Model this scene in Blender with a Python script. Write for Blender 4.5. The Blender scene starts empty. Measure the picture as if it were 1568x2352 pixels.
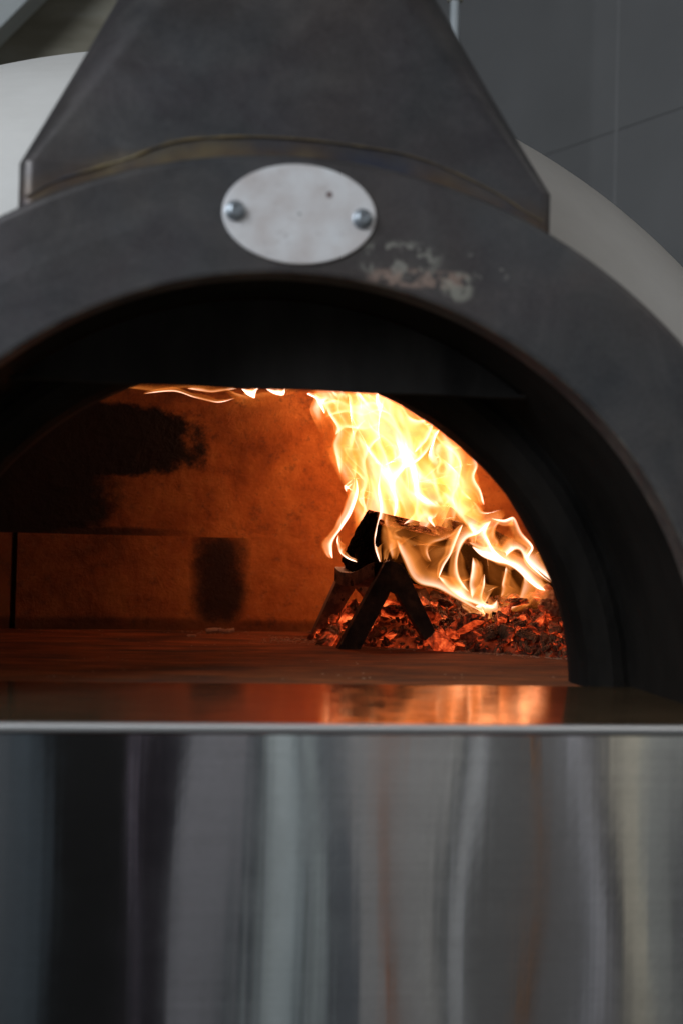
import bpy, math, random
import numpy as np
from mathutils import Vector, Matrix
random.seed(7); rng = np.random.default_rng(7)
S = bpy.context.scene; COL = S.collection
R_ = math.radians

# ------------------------------------------------------------------ camera
CAM = np.array([-.118, -1.08, .1345]); YAW, PITCH, ROLL = R_(8.4), R_(1.1), .024
FPX = 50/24*1568
_f = np.array([math.sin(YAW)*math.cos(PITCH), math.cos(YAW)*math.cos(PITCH), math.sin(PITCH)])
_r = np.array([math.cos(YAW), -math.sin(YAW), 0.]); _u = np.cross(_r, _f)
_R = math.cos(ROLL)*_r+math.sin(ROLL)*_u; _U = -math.sin(ROLL)*_r+math.cos(ROLL)*_u
cd = bpy.data.cameras.new('camera'); cam = bpy.data.objects.new('camera', cd); COL.objects.link(cam)
cd.sensor_fit = 'VERTICAL'; cd.sensor_height = 36; cd.sensor_width = 24; cd.lens = 50
cd.clip_start = .05; cd.clip_end = 60
cam.matrix_world = Matrix(((_R[0], _U[0], -_f[0], CAM[0]), (_R[1], _U[1], -_f[1], CAM[1]), (_R[2], _U[2], -_f[2], CAM[2]), (0, 0, 0, 1)))
cd.dof.use_dof = True; cd.dof.focus_distance = 1.74; cd.dof.aperture_fstop = 4.2
S.camera = cam
def at(x, y, Y):
    """point of the photograph (1568 px wide) at its depth Y in the oven"""
    v = _f*FPX+_R*(x-784)-_U*(y-1176); t = (Y-CAM[1])/v[1]; return CAM+t*v

# ------------------------------------------------------------------ world, lamps, exposure
wd = bpy.data.worlds.new('World'); S.world = wd; wd.use_nodes = True
wd.node_tree.nodes['Background'].inputs[0].default_value = (.62, .68, .75, 1)
wd.node_tree.nodes['Background'].inputs[1].default_value = .055
def area(name, loc, aim, sx, sy, power, col):
    l = bpy.data.lights.new(name, 'AREA'); l.shape = 'RECTANGLE'; l.size = sx; l.size_y = sy; l.energy = power; l.color = col
    o = bpy.data.objects.new(name, l); COL.objects.link(o); o.location = loc
    o.rotation_euler = (Vector(aim)-Vector(loc)).to_track_quat('-Z', 'Y').to_euler(); return o
area('window_and_fill_light', (-2.0, -1.75, 1.3), (0, .1, .3), 1.5, 1.6, 84, (.88, .94, 1.0))
area('window_and_fill_light', (2.3, -.5, 1.7), (.6, .6, .3), .8, .8, 16, (1.0, .93, .85))  # added warm fill lamp that brightens the right of the dome
area('backdrop_fill_light', (.5, -1.0, 1.35), (.5, -2.2, 0), 2.0, .5, 26, (1.0, .97, .94))  # added unseen fill lamp, aimed at the reflected boards
vs = S.view_settings; vs.view_transform = 'Standard'; vs.look = 'None'; vs.exposure = 0; vs.gamma = 1
S.cycles.use_denoising = True
S.cycles.transparent_max_bounces = 96; S.cycles.max_bounces = 8; S.cycles.sample_clamp_indirect = 6
S.cycles.caustics_reflective = True

# ------------------------------------------------------------------ helpers
def tag(o, label=None, cat=None, group=None, kind=None):
    for k, v in (('label', label), ('category', cat), ('group', group), ('kind', kind)):
        if v: o[k] = v
    return o
def empty(name, loc=(0, 0, 0)):
    o = bpy.data.objects.new(name, None); COL.objects.link(o); o.location = loc; o.empty_display_size = .05; return o
def obj(name, V, F, mat, parent=None, smooth=False, attr=None):
    me = bpy.data.meshes.new(name); me.from_pydata([tuple(map(float, v)) for v in V], [], F)
    if smooth: me.polygons.foreach_set('use_smooth', [False]*len(me.polygons))
    if attr:
        for k, a in attr.items():
            me.attributes.new(k, 'FLOAT', 'POINT').data.foreach_set('value', np.asarray(a, np.float32).ravel())
    if mat: me.materials.append(mat)
    me.update(); o = bpy.data.objects.new(name, me); COL.objects.link(o)
    if parent is not None: o.parent = parent
    return o
def gridf(nu, nv, cu=False, cv=False):
    F = []
    for i in range(nu if cu else nu-1):
        for j in range(nv if cv else nv-1):
            a, b = i, (i+1) % nu; c, d = j, (j+1) % nv
            F.append((a*nv+c, b*nv+c, b*nv+d, a*nv+d))
    return F
def grid(name, P, mat, parent=None, cu=False, cv=False, smooth=True, attr=None):
    nu, nv = P.shape[:2]
    return obj(name, P.reshape(-1, 3), gridf(nu, nv, cu, cv), mat, parent, smooth, attr)
def box(name, lo, hi, mat, parent=None, bev=0, seg=2):
    x0, y0, z0 = lo; x1, y1, z1 = hi
    V = [(x0, y0, z0), (x1, y0, z0), (x1, y1, z0), (x0, y1, z0), (x0, y0, z1), (x1, y0, z1), (x1, y1, z1), (x0, y1, z1)]
    F = [(0, 3, 2, 1), (4, 5, 6, 7), (0, 1, 5, 4), (1, 2, 6, 5), (2, 3, 7, 6), (3, 0, 4, 7)]
    o = obj(name, V, F, mat, parent)
    if bev: bevel(o, bev, seg)
    return o
def bevel(o, w, seg=2, ang=30):
    m = o.modifiers.new('bevel', 'BEVEL'); m.width = w; m.segments = seg; m.limit_method = 'ANGLE'; m.angle_limit = R_(ang)
    o.data.polygons.foreach_set('use_smooth', [True]*len(o.data.polygons)); m.harden_normals = True
def hash3(i, j, k, s=0):
    n = (i*374761393+j*668265263+k*2147483647+s*974634777) & 0xffffffff
    n = ((n ^ (n >> 13))*1274126177) & 0xffffffff
    return ((n ^ (n >> 16)) & 0xffff)/65535.
def vnoise(x, y, z, s=0):
    x, y, z = np.broadcast_arrays(*(np.asarray(a, float) for a in (x, y, z)))
    i, j, k = (np.floor(a).astype(np.int64) for a in (x, y, z)); fx, fy, fz = x-i, y-j, z-k
    fx, fy, fz = (t*t*t*(t*(t*6-15)+10) for t in (fx, fy, fz)); r = 0
    for a in (0, 1):
        for b in (0, 1):
            for c in (0, 1):
                r = r+hash3(i+a, j+b, k+c, s)*(fx if a else 1-fx)*(fy if b else 1-fy)*(fz if c else 1-fz)
    return r*2-1
def fbm(x, y, z, s=0, o=4):
    r = 0; a = .5
    for q in range(o): r = r+a*vnoise(x*2**q, y*2**q, z*2**q, s+q); a *= .5
    return r

# ------------------------------------------------------------------ materials
class NT:
    def __init__(s, name):
        s.m = bpy.data.materials.new(name); s.m.use_nodes = True; s.t = s.m.node_tree; s.n = s.t.nodes
        s.b = s.n['Principled BSDF']; s.out = s.n['Material Output']
    def node(s, ty, **kw):
        x = s.n.new(ty)
        for k, v in kw.items():
            if k.startswith('i_'):
                key = k[2:].replace('_', ' '); x.inputs[int(key) if key.isdigit() else key].default_value = v
            else: setattr(x, k, v)
        return x
    def link(s, a, b): s.t.links.new(a, b)
    def coord(s, scale=(1, 1, 1), rot=(0, 0, 0), loc=(0, 0, 0)):
        c = s.node('ShaderNodeTexCoord'); m = s.node('ShaderNodeMapping'); s.link(c.outputs['Object'], m.inputs[0])
        m.inputs['Scale'].default_value = scale; m.inputs['Rotation'].default_value = rot; m.inputs['Location'].default_value = loc; return m.outputs[0]
    def noise(s, scale, detail=4, rough=.55, vec=None, dist=0):
        n = s.node('ShaderNodeTexNoise'); n.inputs['Scale'].default_value = scale; n.inputs['Detail'].default_value = detail
        n.inputs['Roughness'].default_value = rough; n.inputs['Distortion'].default_value = dist
        s.link(vec if vec is not None else s.coord(), n.inputs['Vector']); return n.outputs['Fac']
    def ramp(s, fac, stops, interp='LINEAR'):
        r = s.node('ShaderNodeValToRGB'); e = r.color_ramp.elements; r.color_ramp.interpolation = interp
        while len(e) < len(stops): e.new(.5)
        for q, (p, c) in zip(e, stops): q.position = p; q.color = (c[0], c[1], c[2], 1) if hasattr(c, '__len__') else (c, c, c, 1)
        s.link(fac, r.inputs[0]); return r.outputs[0]
    def mix(s, fac, a, b, mode='MIX'):
        m = s.node('ShaderNodeMix', data_type='RGBA', blend_type=mode)
        for v, i in ((fac, 0), (a, 6), (b, 7)):
            if isinstance(v, (int, float)): m.inputs[i].default_value = v
            elif isinstance(v, tuple): m.inputs[i].default_value = (*v, 1)
            else: s.link(v, m.inputs[i])
        return m.outputs[2]
    def math(s, op, a, b=None, c=None, clamp=False):
        m = s.node('ShaderNodeMath', operation=op); m.use_clamp = clamp
        for i, v in enumerate((a, b, c)):
            if v is None: continue
            if isinstance(v, (int, float)): m.inputs[i].default_value = v
            else: s.link(v, m.inputs[i])
        return m.outputs[0]
    def bump(s, h, strength=.3, dist=.01, normal=None):
        b = s.node('ShaderNodeBump'); b.inputs['Strength'].default_value = strength; b.inputs['Distance'].default_value = dist
        s.link(h, b.inputs['Height'])
        if normal is not None: s.link(normal, b.inputs['Normal'])
        s.link(b.outputs[0], s.b.inputs['Normal']); return b.outputs[0]
    def set(s, col=None, rough=None, metal=None):
        for v, k in ((col, 'Base Color'), (rough, 'Roughness'), (metal, 'Metallic')):
            if v is None: continue
            if isinstance(v, tuple): s.b.inputs[k].default_value = (*v, 1)
            elif isinstance(v, (int, float)): s.b.inputs[k].default_value = v
            else: s.link(v, s.b.inputs[k])
        return s.m
    def sep(s, vec=None):
        x = s.node('ShaderNodeSeparateXYZ'); s.link(vec if vec is not None else s.coord(), x.inputs[0]); return x.outputs
    def blob(s, cx, cz, rx, rz, soft=.5, wob=.0, wscale=20, ex=2.5):
        """1 inside an uneven ellipse in x/z, 0 outside"""
        X, _, Z = s.sep()
        a = s.math('DIVIDE', s.math('SUBTRACT', X, cx), rx); b = s.math('DIVIDE', s.math('SUBTRACT', Z, cz), rz)
        d = s.math('ADD', s.math('POWER', s.math('ABSOLUTE', a), ex), s.math('POWER', s.math('ABSOLUTE', b), ex))
        if wob: d = s.math('ADD', d, s.math('MULTIPLY', s.math('SUBTRACT', s.noise(wscale, 8, .74), .5), wob*1.4))
        m = s.node('ShaderNodeMapRange'); m.interpolation_type = 'SMOOTHSTEP'
        m.inputs[1].default_value = 1+soft; m.inputs[2].default_value = 1-soft; s.link(d, m.inputs[0]); return m.outputs[0]

def m_steel(name, flakes=False, dark=1.04):
    s = NT(name)
    c = s.ramp(s.noise(7, 4, .5, dist=.6), [(.28, (.030*dark, .035*dark, .042*dark)), (.45, (.050*dark, .050*dark, .054*dark)), (.55, (.052*dark, .046*dark, .052*dark)), (.72, (.064*dark, .068*dark, .074*dark))])
    tint = s.ramp(s.noise(4.5, 3, .5, s.coord(loc=(3, 1, 2))), [(.42, 0.), (.62, 1.)])
    c = s.mix(s.math('MULTIPLY', tint, .55), c, (.075*dark, .052*dark, .040*dark))
    sp = s.ramp(s.noise(60, 3, .6), [(.66, 0.), (.75, 1.)])
    c = s.mix(s.math('MULTIPLY', sp, .35), c, (.12, .12, .12))
    mott = s.noise(16, 6, .7, dist=1.0); c = s.mix(.32, c, s.ramp(mott, [(.32, (.018*dark, .019*dark, .022*dark)), (.5, (.055*dark, .055*dark, .058*dark)), (.68, (.12*dark, .115*dark, .11*dark))]))
    X0, _, Z0 = s.sep(); rad = s.math('POWER', s.math('ADD', s.math('MULTIPLY', X0, X0), s.math('POWER', s.math('ADD', Z0, .013), 2.)), .5)
    if flakes:
        wr = s.math('SUBTRACT', 1., s.math('DIVIDE', s.math('MINIMUM', s.math('ABSOLUTE', s.math('SUBTRACT', rad, .3505)), s.math('ABSOLUTE', s.math('SUBTRACT', rad, .4415))), .0022), clamp=True)
        c = s.mix(s.math('MULTIPLY', wr, s.ramp(s.noise(34, 5, .7), [(.42, .03), (.62, .4)])), c, (.30, .28, .24))
        scr = s.ramp(s.noise(1., 5, .75, s.coord((40, 1, 260), rot=(0, .6, 0))), [(.66, 0.), (.72, 1.)]); c = s.mix(s.math('MULTIPLY', scr, .3), c, (.2, .19, .17))
    fine = s.noise(260, 3, .6)
    c = s.mix(.14, c, s.ramp(fine, [(.3, .02*dark), (.7, .11*dark)]))
    if flakes:
        for (cx, cz, rx, rz, col, th) in ((.082, .352, .030, .014, (.28, .28, .25), .50), (.098, .338, .040, .007, (.32, .23, .19), .44), (.128, .333, .012, .011, (.30, .30, .26), .45),
                                          (.150, .345, .02, .02, (.22, .22, .20), .60), (.17, .30, .05, .05, (.30, .28, .24), .68), (-.14, .31, .13, .05, (.26, .24, .20), .72), (-.07, .36, .05, .02, (.3, .3, .28), .70), (.2, .38, .16, .05, (.25, .24, .2), .73)):
            m = s.math('MULTIPLY', s.blob(cx, cz, rx, rz, .7, .9, 60), s.ramp(s.noise(75, 5, .6, s.coord(loc=(cx*9, 0, 0))), [(th, 0.), (th+.07, 1.)]))
            c = s.mix(s.math('MULTIPLY', m, .68), c, col)
    if name.endswith('hood'):
        X_, _, Z_ = s.sep(); dd = s.math('SUBTRACT', s.math('POWER', s.math('ADD', s.math('MULTIPLY', X_, X_), s.math('POWER', s.math('ADD', Z_, .013), 2.)), .5), .446)
        mm = s.math('SUBTRACT', 1., s.math('DIVIDE', s.math('ABSOLUTE', s.math('ADD', dd, s.math('MULTIPLY', s.math('SUBTRACT', s.noise(25, 4), .5), .03))), .018), clamp=True)
        c = s.mix(s.math('MULTIPLY', mm, .8), c, s.ramp(s.noise(11, 3), [(.35, (.028, .035, .06)), (.48, (.08, .05, .03)), (.6, (.15, .11, .055)), (.7, (.06, .04, .035))]))
    s.bump(s.noise(38, 4, .6), .12, .004)
    return s.set(c, s.ramp(s.noise(14, 4), [(.3, .30), (.7, .55)]), .45)
M_ARCH = m_steel('blackened_steel', True); M_HOOD = m_steel('blackened_steel_hood')
def m_soot(name, a=.003, b=.010):
    s = NT(name); n = s.noise(9, 5, .6, s.coord((1, 1, .35)))
    c = s.ramp(n, [(.35, (a, a*.95, a*.9)), (.7, (b, b*.93, b*.88))]); s.bump(s.noise(90, 4), .35, .003)
    s.b.inputs['Specular IOR Level'].default_value = .10; return s.set(c, .8, 0)
M_SOOT = m_soot('sooted_steel'); M_BAFFLE = m_soot('sooted_baffle', .006, .028); M_RING = m_soot('sooted_ring', .003, .016)
def m_plate():
    s = NT('aluminium_plate')
    c = s.mix(s.ramp(s.noise(28, 4, .55), [(.35, 0.), (.7, 1.)]), (.68, .69, .71), (.50, .455, .445))
    st = s.ramp(s.noise(90, 4, .6, s.coord((1, 1, 2.2))), [(.60, 0.), (.72, 1.)]); c = s.mix(s.math('MULTIPLY', st, .4), c, (.30, .26, .26))
    sp = s.blob(.026, .3985, .0024, .0024, .6, .3, 200); c = s.mix(s.math('MULTIPLY', sp, .9), c, (.10, .05, .05))
    s.bump(s.noise(60, 3), .1, .001); return s.set(c, .42, .25)
M_PLATE = m_plate()
M_SCREW = NT('zinc_screw').set((.26, .29, .32), .38, .8)
def m_weld():
    s = NT('heat_tinted_weld'); n = s.noise(16, 3, .5, s.coord((1, 1, 1)))
    c = s.ramp(n, [(.30, (.05, .055, .075)), (.45, (.10, .08, .06)), (.56, (.20, .15, .08)), (.66, (.30, .25, .15)), (.8, (.16, .10, .06))])
    s.bump(s.noise(220, 3), .4, .002); return s.set(c, .45, .5)
M_WELD = m_weld()
def m_plaster():
    s = NT('dome_plaster'); c = s.ramp(s.noise(5, 5, .6), [(.3, (.58, .565, .54)), (.7, (.68, .67, .65))])
    s.bump(s.noise(40, 5), .15, .004); return s.set(c, .75, 0)
M_PLASTER = m_plaster()
def m_brushed(name, col=(.62, .63, .64), ro=.045, an=.0):
    s = NT(name)
    g = s.noise(1.0, 3, .6, s.coord((160, 1, 1.2)))
    g2 = s.noise(2.2, 4, .6, s.coord((2.5, 1, .5)))
    c = s.mix(s.math('MULTIPLY', g2, .5), col, (col[0]*.72, col[1]*.74, col[2]*.78))
    sm = s.ramp(s.noise(26, 5, .65), [(.5, 0.), (.72, 1.)]); c = s.mix(s.math('MULTIPLY', sm, .30), c, (.34, .33, .32))
    hz = s.noise(1., 5, .7, s.coord((5, 1, 420))); c = s.mix(.30, c, s.ramp(hz, [(.3, .34), (.7, .80)]))
    gr = s.noise(700, 2, .7); c = s.mix(.16, c, s.ramp(gr, [(.3, .2), (.7, .95)]))
    s.set(c, s.math('ADD', s.math('MULTIPLY', s.noise(9, 6, .65), .16), ro-.06), 1.)
    s.b.inputs['Anisotropic'].default_value = an
    t = s.node('ShaderNodeTangent', direction_type='RADIAL', axis='Z'); s.link(t.outputs[0], s.b.inputs['Tangent'])
    s.b.inputs['Anisotropic Rotation'].default_value = .0
    s.bump(g, .02, .001); return s.m
M_PANEL = m_brushed('brushed_steel_panel')
def m_shelf():
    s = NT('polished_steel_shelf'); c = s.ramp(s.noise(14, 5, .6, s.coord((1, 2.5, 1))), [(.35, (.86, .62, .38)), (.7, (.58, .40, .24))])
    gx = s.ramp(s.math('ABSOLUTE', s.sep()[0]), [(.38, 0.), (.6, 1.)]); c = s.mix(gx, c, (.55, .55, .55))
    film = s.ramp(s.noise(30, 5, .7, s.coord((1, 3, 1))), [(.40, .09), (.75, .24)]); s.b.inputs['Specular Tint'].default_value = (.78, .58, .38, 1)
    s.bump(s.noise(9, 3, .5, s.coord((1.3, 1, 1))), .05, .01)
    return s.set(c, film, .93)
M_SHELF = m_shelf()
def m_hearth():
    s = NT('hearth_brick'); c = s.ramp(s.noise(10, 6, .65, s.coord((1, 2.2, 1))), [(.3, (.08, .028, .010)), (.55, (.27, .080, .016)), (.8, (.50, .19, .06))])
    d = s.ramp(s.noise(6, 4, .6, s.coord((1, 3, 1), loc=(2, 0, 0))), [(.5, 0.), (.66, 1.)]); c = s.mix(s.math('MULTIPLY', d, .75), c, (.03, .022, .018))
    s.bump(s.noise(130, 6, .7), .7, .003); return s.set(c, .85, 0)
M_HEARTH = m_hearth()
def m_chamber(name, upper):
    s = NT(name)
    c = s.ramp(s.noise(13, 7, .68), [(.28, (.24, .062, .013)), (.48, (.58, .175, .032)), (.70, (.82, .32, .07))])
    pit = s.ramp(s.noise(90, 4, .7), [(.58, 0.), (.68, 1.)]); c = s.mix(s.math('MULTIPLY', pit, .45), c, (.58, .26, .12) if not upper else (.13, .06, .035))
    pit = s.ramp(s.noise(42, 6, .75, s.coord(loc=(5, 5, 5))), [(.56, 0.), (.66, 1.)]); c = s.mix(s.math('MULTIPLY', pit, .5), c, (.12, .055, .03))
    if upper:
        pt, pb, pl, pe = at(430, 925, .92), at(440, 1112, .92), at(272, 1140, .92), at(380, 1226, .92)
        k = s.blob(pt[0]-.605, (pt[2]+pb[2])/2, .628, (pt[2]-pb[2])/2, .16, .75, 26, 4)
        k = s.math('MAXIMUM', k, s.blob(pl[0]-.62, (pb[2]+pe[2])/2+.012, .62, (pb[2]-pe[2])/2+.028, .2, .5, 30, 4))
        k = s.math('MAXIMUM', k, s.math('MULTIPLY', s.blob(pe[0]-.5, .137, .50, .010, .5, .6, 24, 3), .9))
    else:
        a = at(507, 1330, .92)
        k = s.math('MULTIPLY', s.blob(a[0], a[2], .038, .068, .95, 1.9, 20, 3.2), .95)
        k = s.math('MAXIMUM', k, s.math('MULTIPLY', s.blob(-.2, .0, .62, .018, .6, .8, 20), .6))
    xl = s.sep()[0]; gl = s.ramp(s.math('ADD', s.math('MULTIPLY', xl, 1.6), s.math('MULTIPLY', s.noise(7, 5), .5)), [(-.0, 1.), (.42, 0.)]); c = s.mix(s.math('MULTIPLY', gl, .62), c, (.03, .018, .012))  # firelight falloff painted in: wall colour darkens towards the left
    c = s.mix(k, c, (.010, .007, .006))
    h = s.math('ADD', s.noise(70, 7, .7), s.math('MULTIPLY', s.noise(22, 4, .6, dist=1.5), .8)); s.bump(h, .8, .004)
    return s.set(c, .88, 0)
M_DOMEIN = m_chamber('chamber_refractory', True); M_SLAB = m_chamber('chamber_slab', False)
def m_iron():
    s = NT('scaled_iron'); c = s.ramp(s.noise(30, 6, .7), [(.35, (.02, .016, .013)), (.52, (.08, .05, .032)), (.68, (.24, .12, .06))])
    s.bump(s.noise(120, 5, .7), .8, .003); return s.set(c, .8, .1)
M_IRON = m_iron()
def m_ashiron():
    s = NT('ash_dusted_iron'); g = s.node('ShaderNodeNewGeometry'); z = s.sep(g.outputs['Normal'])[2]
    top = s.ramp(s.math('ADD', z, s.math('MULTIPLY', s.noise(60, 5), .3)), [(.45, 0.), (.75, 1.)])
    c = s.mix(top, s.ramp(s.noise(40, 6, .7), [(.4, (.08, .05, .035)), (.6, (.30, .16, .09)), (.62, (.02, .015, .012))]), (.42, .33, .25)); s.bump(s.noise(200, 4), .8, .003)
    return s.set(c, .9, 0)
M_ASHIRON = m_ashiron()
def m_log():
    s = NT('charred_wood'); co = s.coord((3, 60, 60)); g = s.noise(1.2, 6, .65, co)
    c = s.ramp(g, [(.35, (.003, .0025, .002)), (.6, (.009, .006, .004)), (.8, (.022, .011, .006))])
    at_ = s.node('ShaderNodeAttribute', attribute_name='wood'); fresh = s.math('MULTIPLY', at_.outputs['Fac'], s.ramp(s.noise(20, 4), [(.25, .4), (.6, 1.)]))
    c = s.mix(fresh, c, s.ramp(g, [(.3, (.16, .055, .022)), (.7, (.38, .16, .07))]))
    sp = s.ramp(s.noise(70, 2, .5), [(.80, 0.), (.82, 1.)])
    s.b.inputs['Emission Color'].default_value = (1, .3, .08, 1); s.link(s.math('MULTIPLY', sp, 1.5), s.b.inputs['Emission Strength'])
    vo = s.node('ShaderNodeTexVoronoi', feature='DISTANCE_TO_EDGE'); vo.inputs['Scale'].default_value = 1.; s.link(s.coord((62, 95, 95)), vo.inputs['Vector'])
    crk = s.ramp(vo.outputs[0], [(0, 0.), (.16, 1.)])
    s.bump(s.math('ADD', g, s.math('MULTIPLY', crk, .8)), 1., .006); s.b.inputs['Specular IOR Level'].default_value = 0; s.b.inputs['IOR'].default_value = 1.0; return s.set(c, 1., 0)
M_LOG = m_log()
def m_coal():
    s = NT('glowing_coal'); oi = s.node('ShaderNodeObjectInfo'); co = s.node('ShaderNodeTexCoord')
    add = s.node('ShaderNodeVectorMath', operation='ADD'); sc = s.node('ShaderNodeVectorMath', operation='SCALE')
    comb = s.node('ShaderNodeCombineXYZ'); 
    for i in range(3): s.link(oi.outputs['Random'], comb.inputs[i])
    s.link(comb.outputs[0], sc.inputs[0]); sc.inputs['Scale'].default_value = 37
    s.link(co.outputs['Object'], add.inputs[0]); s.link(sc.outputs[0], add.inputs[1]); v = add.outputs[0]
    n = s.noise(62, 5, .6, v, .8); heat = s.node('ShaderNodeAttribute', attribute_name='heat'); heat.attribute_type = 'OBJECT'
    w = s.node('ShaderNodeTexWave', wave_type='BANDS'); w.inputs['Scale'].default_value = 90; w.inputs['Distortion'].default_value = 9; w.inputs['Detail'].default_value = 3; s.link(v, w.inputs['Vector'])
    ash = s.ramp(n, [(.35, (.03, .015, .009)), (.5, (.20, .09, .042)), (.7, (.40, .21, .11))])
    ash = s.mix(.18, ash, s.ramp(w.outputs['Fac'], [(.2, (.012, .007, .004)), (.7, (.30, .15, .07))]), 'MIX')
    g = s.node('ShaderNodeNewGeometry'); nz = s.sep(g.outputs['Normal'])[2]
    e = s.math('ADD', s.math('MULTIPLY', s.math('SUBTRACT', s.noise(40, 4, .6, v, 1.2), .5), 3.2), s.math('SUBTRACT', heat.outputs['Fac'], s.math('MULTIPLY', nz, .42)))
    e = s.math('SUBTRACT', e, .50, clamp=True); e = s.math('POWER', e, 1.5)
    ec = s.ramp(e, [(0, (.9, .06, .012)), (.45, (1, .10, .02)), (1, (1, .22, .055))])
    s.link(ec, s.b.inputs['Emission Color']); s.link(s.math('MULTIPLY', e, 1.5), s.b.inputs['Emission Strength'])
    s.bump(s.math('ADD', n, s.math('MULTIPLY', w.outputs['Fac'], .5)), .9, .003); return s.set(ash, .9, 0)
M_COAL = m_coal()
def m_ash():
    s = NT('wood_ash'); c = s.ramp(s.noise(70, 6, .7), [(.35, (.04, .028, .02)), (.6, (.12, .07, .045)), (.8, (.30, .18, .11))])
    e = s.ramp(s.noise(28, 4, .6), [(.46, 0.), (.66, 1.)])
    s.b.inputs['Emission Color'].default_value = (1, .10, .02, 1); s.link(s.math('MULTIPLY', e, .22), s.b.inputs['Emission Strength'])
    s.bump(s.noise(160, 5), .9, .004); return s.set(c, .95, 0)
M_ASH = m_ash()
M_CRUMB = NT('ash_crumb').set((.40, .27, .18), .9, 0)
def m_flame():
    s = NT('flame'); s.n.remove(s.b)
    a = s.node('ShaderNodeAttribute', attribute_name='glow').outputs['Fac']
    g = s.node('ShaderNodeNewGeometry'); d = s.node('ShaderNodeVectorMath', operation='DOT_PRODUCT'); s.link(g.outputs['Normal'], d.inputs[0]); s.link(g.outputs['Incoming'], d.inputs[1])
    # a thin burning sheet: the path through it, and so its light, grows as 1/cos
    c = s.math('MAXIMUM', s.math('ABSOLUTE', d.outputs['Value']), .07)
    st = s.math('DIVIDE', a, c)
    em = s.node('ShaderNodeEmission'); s.link(s.ramp(s.math('MULTIPLY', st, .5), [(0, (1, .21, .018)), (.22, (1, .31, .06)), (.5, (1, .46, .24)), (1, (1, .64, .48))]), em.inputs[0]); s.link(st, em.inputs[1])
    tr = s.node('ShaderNodeBsdfTransparent'); ad = s.node('ShaderNodeAddShader'); s.link(em.outputs[0], ad.inputs[0]); s.link(tr.outputs[0], ad.inputs[1])
    s.link(ad.outputs[0], s.out.inputs[0]); s.m.cycles.emission_sampling = 'FRONT_BACK' if False else 'AUTO'; return s.m
M_FLAME = m_flame()
def plain(name, c1, c2, sc=6, rough=.8, bump=.1):
    s = NT(name); s.bump(s.noise(sc*9, 4), bump, .003); return s.set(s.ramp(s.noise(sc, 5), [(.3, c1), (.7, c2)]), rough, 0)

# ------------------------------------------------------------------ setting: room walls, ceiling, floor
# side wall of large grey panels, receding to the left behind the oven
M_WALL = plain('grey_wall_panel', (.17, .17, .171), (.20, .20, .201), 3, .7, .05)
wall = empty('wall'); tag(wall, kind='structure')
wd_ = np.array([math.sin(R_(-22.3)), math.cos(R_(-22.3)), 0.]); wn = np.array([-wd_[1], wd_[0], 0.])
P0 = at(1414, 300, 1.9)       # the corner where four panels meet
def wall_panel(u0, u1, z0, z1):
    g = .0005; V = []
    for (u, z) in ((u0+g, z0+g), (u1-g, z0+g), (u1-g, z1-g), (u0+g, z1-g)):
        p = P0+wd_*u; V.append((p[0], p[1], z))
    V += [(v[0]-wn[0]*.012, v[1]-wn[1]*.012, v[2]) for v in V]
    F = [(0, 1, 2, 3), (4, 7, 6, 5), (0, 4, 5, 1), (1, 5, 6, 2), (2, 6, 7, 3), (3, 7, 4, 0)]
    o = obj('panel', V, F, M_WALL, wall); bevel(o, .0006, 1); return o
zj = P0[2]
for u0, u1 in ((-2.4, -1.2), (-1.2, 0), (0, 1.2), (1.2, 2.4), (2.4, 3.6)):
    for z0, z1 in ((zj-1.2, zj), (zj, zj+1.2), (zj-2.2, zj-1.2)): wall_panel(u0, u1, z0, z1)
bk = P0-wn*.0145
V = [tuple(bk+wd_*u-np.array([0, 0, bk[2]])+np.array([0, 0, z])) for (u, z) in ((-2.4, -1), (3.7, -1), (3.7, 2.6), (-2.4, 2.6))]
V += [(v[0]-wn[0]*.08, v[1]-wn[1]*.08, v[2]) for v in V]
obj('backing', V, [(0, 1, 2, 3), (4, 7, 6, 5), (0, 4, 5, 1), (1, 5, 6, 2), (2, 6, 7, 3), (3, 7, 4, 0)], plain('joint_filler', (.18, .18, .18), (.2, .2, .2)), wall)
# thin raised joint strip on the vertical seam
for s_ in (0,):
    p = P0; V = []
    for (u, n_, z) in ((-.0035, .001, zj-1.2), (.0035, .001, zj-1.2), (.0035, .001, zj+1.2), (-.0035, .001, zj+1.2), (-.0035, -.006, zj-1.2), (.0035, -.006, zj-1.2), (.0035, -.006, zj+1.2), (-.0035, -.006, zj+1.2)):
        q = p+wd_*u+wn*n_; V.append((q[0], q[1], z))
    obj('joint_strip', V, [(0, 1, 2, 3), (4, 7, 6, 5), (0, 4, 5, 1), (1, 5, 6, 2), (2, 6, 7, 3), (3, 7, 4, 0)], plain('strip_paint', (.22, .22, .22), (.25, .25, .25)), wall)
# left of the chimney: stained board soffit over the dome and a pale beam
def m_board():
    s = NT('stained_board'); c = s.ramp(s.noise(2.5, 5, .6, s.coord((1, 1, 5))), [(.3, (.17, .15, .105)), (.55, (.30, .28, .22)), (.75, (.38, .37, .33))]); s.bump(s.noise(20, 4), .15, .004); return s.set(c, .75, 0)
b0, b1 = at(-260, -160, 2.3), at(420, 420, 2.3)
brd = box('stained_board', (b0[0], 2.30, b1[2]-.2), (b1[0]+.3, 2.33, b0[2]+.2), m_board()); tag(brd, 'weathered olive brown board behind the oven, upper left beside the hood', 'board')
pa, pb = at(-30, 95, 2.1), at(110, -45, 2.1)
d = (pb-pa); d /= np.linalg.norm(d); n2 = np.array([-d[2], 0, d[0]])
V = []
for yy in (2.1, 2.2):
    for p, q in ((pa-d*.3, 0), (pb+d*.3, 0), (pb+d*.3, .12), (pa-d*.3, .12)): V.append((p[0]+n2[0]*q, yy, p[2]+n2[2]*q))
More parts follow.
